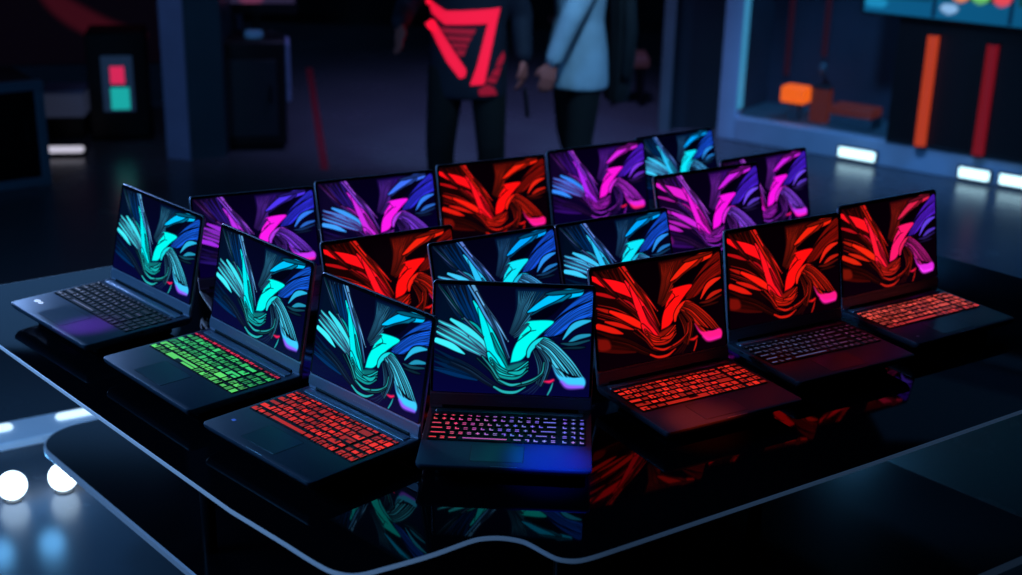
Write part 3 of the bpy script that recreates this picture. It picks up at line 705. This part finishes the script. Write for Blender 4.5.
bm=bmesh.new(); box(bm,-.025,.025,.02,.045,.012,.36); part('monitor_neck',bm,M['black'],mo)
bm=bmesh.new(); box(bm,-.27,.27,-.012,.0195,.12,.55,bev=.006); h=part('monitor_housing',bm,M['black'],mo)
nx,ny=60,40; uu,vv=np.meshgrid(np.linspace(0,1,nx),np.linspace(1,0,ny)); im=np.zeros((ny,nx,3)); im[:]=lin((44,38,66)); blot(.45,.1,.16,.12,(110,52,84),1.5); blot(.6,.7,.2,.2,(60,50,110),1.5)
link('display',grid_art('display',.51,.35,im,M['ui']),mo,(0,-.0135,.19),(PI/2,0,0))
# red marking tape, floor reflections built as globes, lit threshold, bench
def on_floor(name,label,cat,P,w,z,m,group=None):
    a=Vector(P[0]); b=Vector(P[1]); d=(b-a).normalized(); n=Vector((-d.y,d.x))*w/2
    bm=bmesh.new(); poly_prism(bm,[tuple(a-n),tuple(b-n),tuple(b+n),tuple(a+n)],.0003,z); return tag(part(name,bm,m,smooth=False),label,cat,group)
on_floor('marking_tape','red strip of marking tape running along the floor behind the left laptops','tape',[(-1.79,11.5),(-1.18,8.1)],.05,.002,mat('red_tape',(.10,.004,.012),.6,emit=(.03,.001,.006),es=.5))
th=thing('light_threshold','pale raised strip with two glowing bars on the floor at the left','floor strip',(-1.69,4.33,0),math.atan2(.20,.18)-.30)
bm=bmesh.new(); slab(bm,-1.3,.36,-.10,.075,.0003,.03,.012,.004); part('strip_body',bm,mat('pale_strip',(.55,.68,.85),.4,.1,emit=(.05,.10,.19),es=1.0),th)  # slight emission added to brighten the strip body
for a,b in ((-.42,-.075),(.075,.27)):
    bm=bmesh.new(); slab(bm,a,b,-.005,.045,.0302,.04,.02,.004); tag(part('glowing_bar',bm,lamp('bar_white',(.55,.78,1.0),1.6),th),'white glowing bar')
M['spot']=lamp('floor_spot_light',(.62,.82,1.0),5.0)  # reflections of lights on the floor, built as glowing globes
for i,(x,y) in enumerate(((-1.595,3.838),(-1.453,3.906))):
    o=thing('globe_light',['round white globe light on the floor nearest the left picture edge','round white globe light on the floor beside the table shelf corner'][i],'light',(x,y,0),0,'white globe lights on the floor')
    bm=bmesh.new(); tube(bm,[(0,0,.0003),(0,0,.005)],.030,28); part('base_ring',bm,M['leg'],o)
    bm=bmesh.new(); ball(bm,(0,0,.052),.046,seg=28); part('globe',bm,M['spot'],o)
b=thing('low_bench','low brown bench behind the black coat','bench',(1.02,10.4,0),0)
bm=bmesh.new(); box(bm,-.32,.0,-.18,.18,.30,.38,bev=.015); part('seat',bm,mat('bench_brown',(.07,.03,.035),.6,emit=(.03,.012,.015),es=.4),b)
for x in (-.27,-.05):
    for y in (-.14,.14):
        bm=bmesh.new(); box(bm,x-.02,x+.02,y-.02,y+.02,0,.2998); part('leg',bm,M['leg'],b)
# ------------------------------------------------------------------ people
M['skin']=mat('skin',(.55,.13,.11),.55,noise=.08,nscale=30)
M['hair']=mat('hair_black',(.012,.009,.008),.6,noise=.3,nscale=80)
M['navy']=mat('navy_jersey',(.010,.011,.028),.75,noise=.15,nscale=12,bump=.15)
M['print']=mat('red_print',(.55,.01,.04),.6,emit=(1.0,.008,.05),es=.85)  # emission keeps the red bright under blue light; the cloth is no lamp
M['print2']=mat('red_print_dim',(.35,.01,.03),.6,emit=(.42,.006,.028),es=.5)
M['trouser']=mat('black_trousers',(.004,.004,.006),.85,noise=.2,nscale=20,bump=.2)
M['shirt']=mat('pale_shirt',(.42,.55,.68),.8,noise=.1,nscale=9,bump=.3)
M['shoe']=mat('shoe_black',(.012,.012,.014),.5)
M['eye']=mat('eye_white',(.6,.6,.6),.2)
M['coat']=mat('black_coat',(.005,.006,.011),.85,noise=.2,nscale=10,bump=.2)
def fuse(bm,vox,smooth=6):
    me=bpy.data.meshes.new('tmp'); bmesh.ops.recalc_face_normals(bm,faces=bm.faces[:]); bm.to_mesh(me); bm.free()
    o=bpy.data.objects.new('tmp',me); COL.objects.link(o)
    r=o.modifiers.new('r','REMESH'); r.mode='VOXEL'; r.voxel_size=vox
    if smooth:
        s=o.modifiers.new('s','SMOOTH'); s.iterations=smooth; s.factor=.5
    dg=bpy.context.evaluated_depsgraph_get(); out=bpy.data.meshes.new_from_object(o.evaluated_get(dg))
    bpy.data.objects.remove(o); bpy.data.meshes.remove(me)
    out.polygons.foreach_set('use_smooth',[True]*len(out.polygons)); return out
def limb(bm,P,R,seg=14):
    # rounded ends
    P=[Vector(p) for p in P]
    d0=(P[0]-P[1]).normalized(); d1=(P[-1]-P[-2]).normalized()
    Q=[P[0]+d0*R[0]*.8]+P+[P[-1]+d1*R[-1]*.8]; tube(bm,Q,[R[0]*.45]+list(R)+[R[-1]*.45],seg)
def stack(bm,S,seg=24):
    """vertical stack of ellipses (cx,cy,z,rx,ry)"""
    loft(bm,[[(cx+rx*math.cos(2*PI*k/seg),cy+ry*math.sin(2*PI*k/seg),z) for k in range(seg)] for cx,cy,z,rx,ry in S],True)
def hand(bm,w,d,side,curl):
    """palm, four unequal curved fingers and a thumb; w wrist, d direction, side = thumb side"""
    w=Vector(w); d=Vector(d).normalized(); s=Vector(side); s=(s-d*s.dot(d)).normalized(); n=d.cross(s)
    for k in (-.022,0,.022): limb(bm,[w+d*.005+s*k*.6,w+d*.085+s*k*1.2],[.018,.0165],10)
    for i,(o,L) in enumerate(((.033,.070),(.011,.080),(-.011,.074),(-.032,.058))):
        p=w+d*.085+s*o; q=[p]; a=0
        for j,f in enumerate((.45,.32,.23)):
            a+=curl*(.6+.3*j); p=p+(d*math.cos(a)+n*math.sin(a))*L*f; q.append(p)
        limb(bm,q,[.0098,.0092,.0085,.0072],8)
    p=w+d*.025+s*.03; q=[p,p+d*.03+s*.028,p+d*.062+s*.035+n*.012]; limb(bm,q,[.014,.0115,.009],8)
def person(label,loc,rz,J,top,top_mat,hemz):
    root=thing('person',label,'person',loc,rz)
    # body
    bm=bmesh.new()
    stack(bm,[(0,.0,.86,.10,.08),(0,0,.95,.155,.105),(0,0,1.10,.135,.09),(0,0,1.28,.165,.105),(0,.01,1.40,.17,.095),(0,.015,1.47,.09,.07),(0,.015,1.51,.058,.058)])
    limb(bm,[(0,.015,1.48),(0,.005,1.58)],[.056,.054])
    ball(bm,(0,.012,1.685),.074,.092,.105,24); ball(bm,(0,-.028,1.625),.052,.055,.055,18)      # skull, jaw
    limb(bm,[(0,-.078,1.685),(0,-.092,1.66),(0,-.098,1.645)],[.009,.011,.013],8)               # nose
    limb(bm,[(-.02,-.078,1.612),(0,-.084,1.612),(.02,-.078,1.612)],[.006,.008,.006],8)         # mouth
    for s in (-1,1): ball(bm,(s*.077,.02,1.67),.010,.018,.03,10)                                # ears
    for a in J['arms']:
        limb(bm,[a['sh'],a['el'],a['wr']],[.052,.042,.027]); hand(bm,a['wr'],a['d'],a['side'],a['curl'])
    for g in J['legs']: limb(bm,[g['hip'],g['kn'],g['an']],[.082,.055,.038]); limb(bm,[g['an'],(g['an'][0],g['an'][1]-.10,.045)],[.04,.03])
    body=link('body',fuse(bm,.0085,5),root); body.data.materials.append(M['skin'])
    # hair cap and eyes
    bm=bmesh.new(); ball(bm,(0,.026,1.705),.083,.098,.102,24); ball(bm,(0,.06,1.66),.075,.065,.09,18)
    bmesh.ops.delete(bm,geom=[v for v in bm.verts if v.co.y<-.035 and v.co.z<1.725],context='VERTS')
    part('hair',bm,M['hair'],body)
    for s in (-1,1):
        bm=bmesh.new(); ball(bm,(s*.029,-.067,1.69),.0125,.01,.009,12); e=part('eye',bm,M['eye'],body)
    # upper garment with sleeves
    bm=bmesh.new(); stack(bm,top)
    for a in J['arms']:
        w=Vector(a['wr']); e=Vector(a['el']); c=e+(w-e)*a.get('slv',.93); sh=Vector(a['sh']); sh=sh*.92+Vector((0,0,1.40))*.08
        limb(bm,[sh,a['el'],c],[.078,.062,.047])
    g=link(J['top_name'],fuse(bm,.011,8),root); g.data.materials.append(top_mat)
    # trousers
    bm=bmesh.new(); stack(bm,[(0,0,.80,.12,.10),(0,0,.88,.165,.12),(0,0,.98,.165,.115),(0,0,1.04,.15,.105)])
    for q in J['legs']: limb(bm,[q['hip'],q['kn'],(q['an'][0],q['an'][1],.11)],[.102,.076,.058])
    t=link('trousers',fuse(bm,.011,6),root); t.data.materials.append(M['trouser'])
    for q in J['legs']:
        x,y=q['an'][:2]; bm=bmesh.new()
        loft(bm,[[(x+sx*.047*k*(1 if yy<-.1 else .85),y+yy*k,z) for sx,yy in [(math.cos(a),-.055+.135*math.sin(a)) for a in [2*PI*i/20 for i in range(20)]]] for z,k in ((.001,.97),(.02,1.0),(.05,.93),(.085,.62),(.11,.5))],True)
        part('shoe',bm,M['shoe'],root)
    return root,g
J1=dict(top_name='jersey',arms=[
 dict(sh=(-.185,0,1.425),el=(-.315,.06,1.20),wr=(-.335,-.12,1.13),d=(.02,-.35,-.9),side=(.5,-.8,.1),curl=.25,slv=.97),
 dict(sh=(.185,0,1.425),el=(.265,.045,1.165),wr=(.285,-.02,.945),d=(-.02,-.15,-1),side=(-.3,-1,0),curl=.4)],
 legs=[dict(hip=(-.105,0,.90),kn=(-.135,-.06,.50),an=(-.13,-.03,.08)),dict(hip=(.10,0,.90),kn=(.125,-.01,.50),an=(.135,.06,.08))])
top1=[(0,.0,.752,.202,.135),(0,0,.80,.205,.138),(0,0,.95,.20,.135),(0,0,1.12,.192,.125),(0,0,1.28,.205,.13),(0,.01,1.40,.195,.115),(0,.015,1.46,.12,.09),(0,.015,1.50,.07,.07)]
p1,jersey=person('person in a dark navy jersey with a large red emblem, arms hanging, black trousers',(-.248,6.8,0),0,J1,top1,M['navy'],.75)
# red emblem laid on the cloth of the jersey front (outline points in metres: x across, z up)
def emblem(name,P,m,parent,lift=.004):
    bv=BVHTree.FromPolygons([v.co.copy() for v in jersey.data.vertices],[tuple(p.vertices) for p in jersey.data.polygons])
    bm=bmesh.new(); vs=[bm.verts.new((x,0,z)) for x,z in P]; bm.faces.new(vs)
    bmesh.ops.triangulate(bm,faces=bm.faces[:])
    for _ in range(3): bmesh.ops.subdivide_edges(bm,edges=[e for e in bm.edges if e.calc_length()>.02],cuts=1,use_grid_fill=False); bmesh.ops.triangulate(bm,faces=bm.faces[:])
    for v in bm.verts:
        h=bv.ray_cast(Vector((v.co.x,-.6,v.co.z)),Vector((0,1,0)))[0]
        v.co.y=(h.y if h else -.10)-lift
    return part(name,bm,m,parent)
K=1337/6.98
def ez(P): return [((380+x/3.594-470.)*.00492, 1.258-(y/3.594)*.00497) for x,y in P]
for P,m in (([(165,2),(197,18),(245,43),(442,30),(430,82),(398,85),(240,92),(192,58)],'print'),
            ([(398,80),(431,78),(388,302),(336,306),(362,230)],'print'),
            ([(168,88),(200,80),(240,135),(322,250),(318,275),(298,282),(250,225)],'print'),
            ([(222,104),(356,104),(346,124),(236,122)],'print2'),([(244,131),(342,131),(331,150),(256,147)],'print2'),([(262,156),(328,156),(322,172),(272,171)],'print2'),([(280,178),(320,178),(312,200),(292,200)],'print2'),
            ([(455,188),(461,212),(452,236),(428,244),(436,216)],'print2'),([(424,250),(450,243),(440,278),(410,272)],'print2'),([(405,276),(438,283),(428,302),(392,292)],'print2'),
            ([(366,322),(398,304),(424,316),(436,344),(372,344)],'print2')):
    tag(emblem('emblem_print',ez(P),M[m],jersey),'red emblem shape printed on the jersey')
ph=thing('phone','dark phone held in the lowered hand of the person in the navy jersey','phone',(.054,6.735,.738),.2)
bm=bmesh.new(); slab(bm,-.036,.036,-.075,.075,-.004,.004,.01,.0015); b=part('phone_body',bm,M['black'],ph,rot=(PI/2-.1,.15,PI/2))
bm=bmesh.new(); slab(bm,-.033,.033,-.071,.071,.0041,.0046,.008,.0002); part('phone_screen',bm,M['bezel'],b)
J2=dict(top_name='shirt',arms=[
 dict(sh=(.175,0,1.425),el=(.22,-.19,1.16),wr=(.19,-.275,.93),d=(-.02,-.3,-1),side=(-.6,-1,0),curl=.3),
 dict(sh=(-.175,0,1.425),el=(-.22,.14,1.20),wr=(-.34,.12,1.10),d=(-.7,.1,-.6),side=(0,-1,.2),curl=.4)],
 legs=[dict(hip=(-.09,0,.90),kn=(-.10,.03,.50),an=(-.095,.14,.08)),dict(hip=(.09,0,.90),kn=(.09,-.03,.50),an=(.09,-.05,.08))])
top2=[(0,-.01,.765,.20,.165),(0,-.01,.82,.20,.165),(0,-.005,.95,.19,.15),(0,0,1.12,.165,.115),(0,0,1.28,.185,.12),(0,.01,1.40,.185,.11),(0,.015,1.46,.12,.09),(0,.015,1.50,.07,.07)]
p2,_=person('person in a long pale blue shirt and black trousers, turned sideways, arm hanging',(.325,7.1,0),math.radians(-60),J2,top2,M['shirt'],.76)
ct=thing('coat','black coat hanging down beside the person in the pale shirt','coat',(.545,7.22,.66),.1)
bm=bmesh.new(); L=[]
for z,rx,ry in ((0,.035,.06),(.015,.06,.10),(.08,.07,.12),(.25,.075,.12),(.45,.07,.115),(.58,.065,.11),(.64,.05,.09),(.655,.03,.06)):
    L.append([(rx*(1+.10*math.sin(7*a+z*4))*math.cos(a)+.02*math.sin(z*5),ry*(1+.08*math.cos(6*a))*math.sin(a),z) for a in [2*PI*k/48 for k in range(48)]])
loft(bm,L,True); part('coat_body',bm,M['coat'],ct)
bm=bmesh.new(); limb(bm,[(.03,-.10,.56),(.04,-.135,.40),(.03,-.13,.17)],[.035,.036,.03],14); part('sleeve',bm,M['coat'],ct)
# ------------------------------------------------------------------ light
w=bpy.data.worlds.new('world'); scene.world=w; w.use_nodes=True
w.node_tree.nodes['Background'].inputs[0].default_value=(.05,.12,.30,1); w.node_tree.nodes['Background'].inputs[1].default_value=.02
def aim(o,t): o.rotation_euler=(Vector(t)-Vector(o.location)).to_track_quat('-Z','Y').to_euler()
def area(name,loc,tgt,size,e,col,sy=None):
    l=bpy.data.lights.new(name,'AREA'); l.energy=e; l.color=col; l.size=size
    if sy: l.shape='RECTANGLE'; l.size_y=sy
    o=bpy.data.objects.new(name,l); COL.objects.link(o); o.location=loc; aim(o,tgt); return o
def spot(name,loc,tgt,e,col,deg,blend=.8,rad=.05):
    l=bpy.data.lights.new(name,'SPOT'); l.energy=e; l.color=col; l.spot_size=math.radians(deg); l.spot_blend=blend; l.shadow_soft_size=rad
    o=bpy.data.objects.new(name,l); COL.objects.link(o); o.location=loc; aim(o,tgt); return o
def point(name,loc,e,col,rad=.05):
    l=bpy.data.lights.new(name,'POINT'); l.energy=e; l.color=col; l.shadow_soft_size=rad
    o=bpy.data.objects.new(name,l); COL.objects.link(o); o.location=loc; return o
area('softbox_left',(-3.4,2.3,2.7),(-.6,2.8,.9),1.4,58,(.12,.44,1.0))
spot('rim_spot_back',(-3.2,6.4,2.15),(-.5,2.9,1.05),190,(.25,.45,.92),26,.7,.25)
area('ceiling_panel_back_left',(-4.3,12.0,4.15),(-4.3,12.0,0),2.6,15,(.14,.42,1.0))  # unseen source added so the table's left end mirrors some blue
area('ceiling_panel_back_right',(4.4,11.5,4.15),(4.4,11.5,0),3.0,3,(.09,.40,1.0),4.4)  # added out of view to give the table's right side a blue reflection
spot('blue_wash_right',(4.4,5.4,3.5),(2.0,7.6,0),420,(.06,.36,1.0),52,1,.3)
spot('rail_spot',(.8,5.6,3.6),(2.2,8.75,.1),430,(.20,.48,1.0),34,.8,.2)  # added to brighten the bottom rail of the case
spot('violet_wash_back',(.2,8.2,4.1),(-.2,9.6,0),520,(.36,.36,1.0),62,.9,.4)
spot('people_spot',(.9,4.6,3.9),(.25,7.1,1.0),340,(.26,.62,1.0),26,.6,.2)
spot('pillar_spot',(-1.6,5.6,3.9),(-2.1,8.3,.5),55,(.35,.50,1.0),22,.7,.2)
spot('floor_glow_left',(-2.2,3.0,2.4),(-1.3,3.35,0),60,(.08,.38,1.0),36,1,.2)
spot('blue_spot_front',(.6,1.6,2.6),(.09,2.35,.95),650,(.004,.05,1.0),6,1,.02)  # added helper: tints the front-centre palm rest blue
spot('violet_spot_left',(-1.9,2.6,2.4),(-1.02,3.0,.95),300,(.42,.05,1.0),5,1,.02)  # added helper: puts a violet patch on the leftmost palm rest
spot('red_spot_right',(.1,1.7,2.6),(.41,2.56,.95),260,(1.0,.05,.012),6,1,.02)  # added helper: reddens a palm-rest corner right of centre
for x,y in ((-1.595,3.838),(-1.453,3.906)): point('globe_glow',(x-.02,y-.1,.14),1.1,(.14,.5,1.0),.04)  # fill lamps added to brighten the floor around the globes
area('case_glow',(2.55,9.0,2.8),(2.5,9.1,0),.3,16,(.12,.5,1.0))  # fill added to lift the case interior and its reflection in the table
# ------------------------------------------------------------------ camera
cam=bpy.data.cameras.new('camera'); co=bpy.data.objects.new('camera',cam); COL.objects.link(co); scene.camera=co
cam.sensor_width=36; cam.lens=1337.12/1022*36; cam.clip_start=.05; cam.clip_end=60
pitch,roll=.34341,-.0246
f=Vector((0,math.cos(pitch),-math.sin(pitch))); u=Vector((0,math.sin(pitch),math.cos(pitch))); r=Vector((1,0,0))
# image x' = x cos - y sin
rx=r*math.cos(roll)-u*math.sin(roll); uy=r*math.sin(roll)+u*math.cos(roll)
co.matrix_world=Matrix(((rx.x,uy.x,-f.x,0),(rx.y,uy.y,-f.y,0),(rx.z,uy.z,-f.z,1.22025+.925),(0,0,0,1)))
cam.dof.use_dof=True; cam.dof.focus_distance=2.85; cam.dof.aperture_fstop=cam.lens/1000/.020; cam.dof.aperture_blades=0
scene.view_settings.view_transform='Standard'; scene.view_settings.look='None'; scene.view_settings.exposure=0; scene.view_settings.gamma=1
scene.cycles.use_denoising=True; scene.cycles.max_bounces=8; scene.cycles.transparent_max_bounces=8; scene.cycles.sample_clamp_indirect=3.0
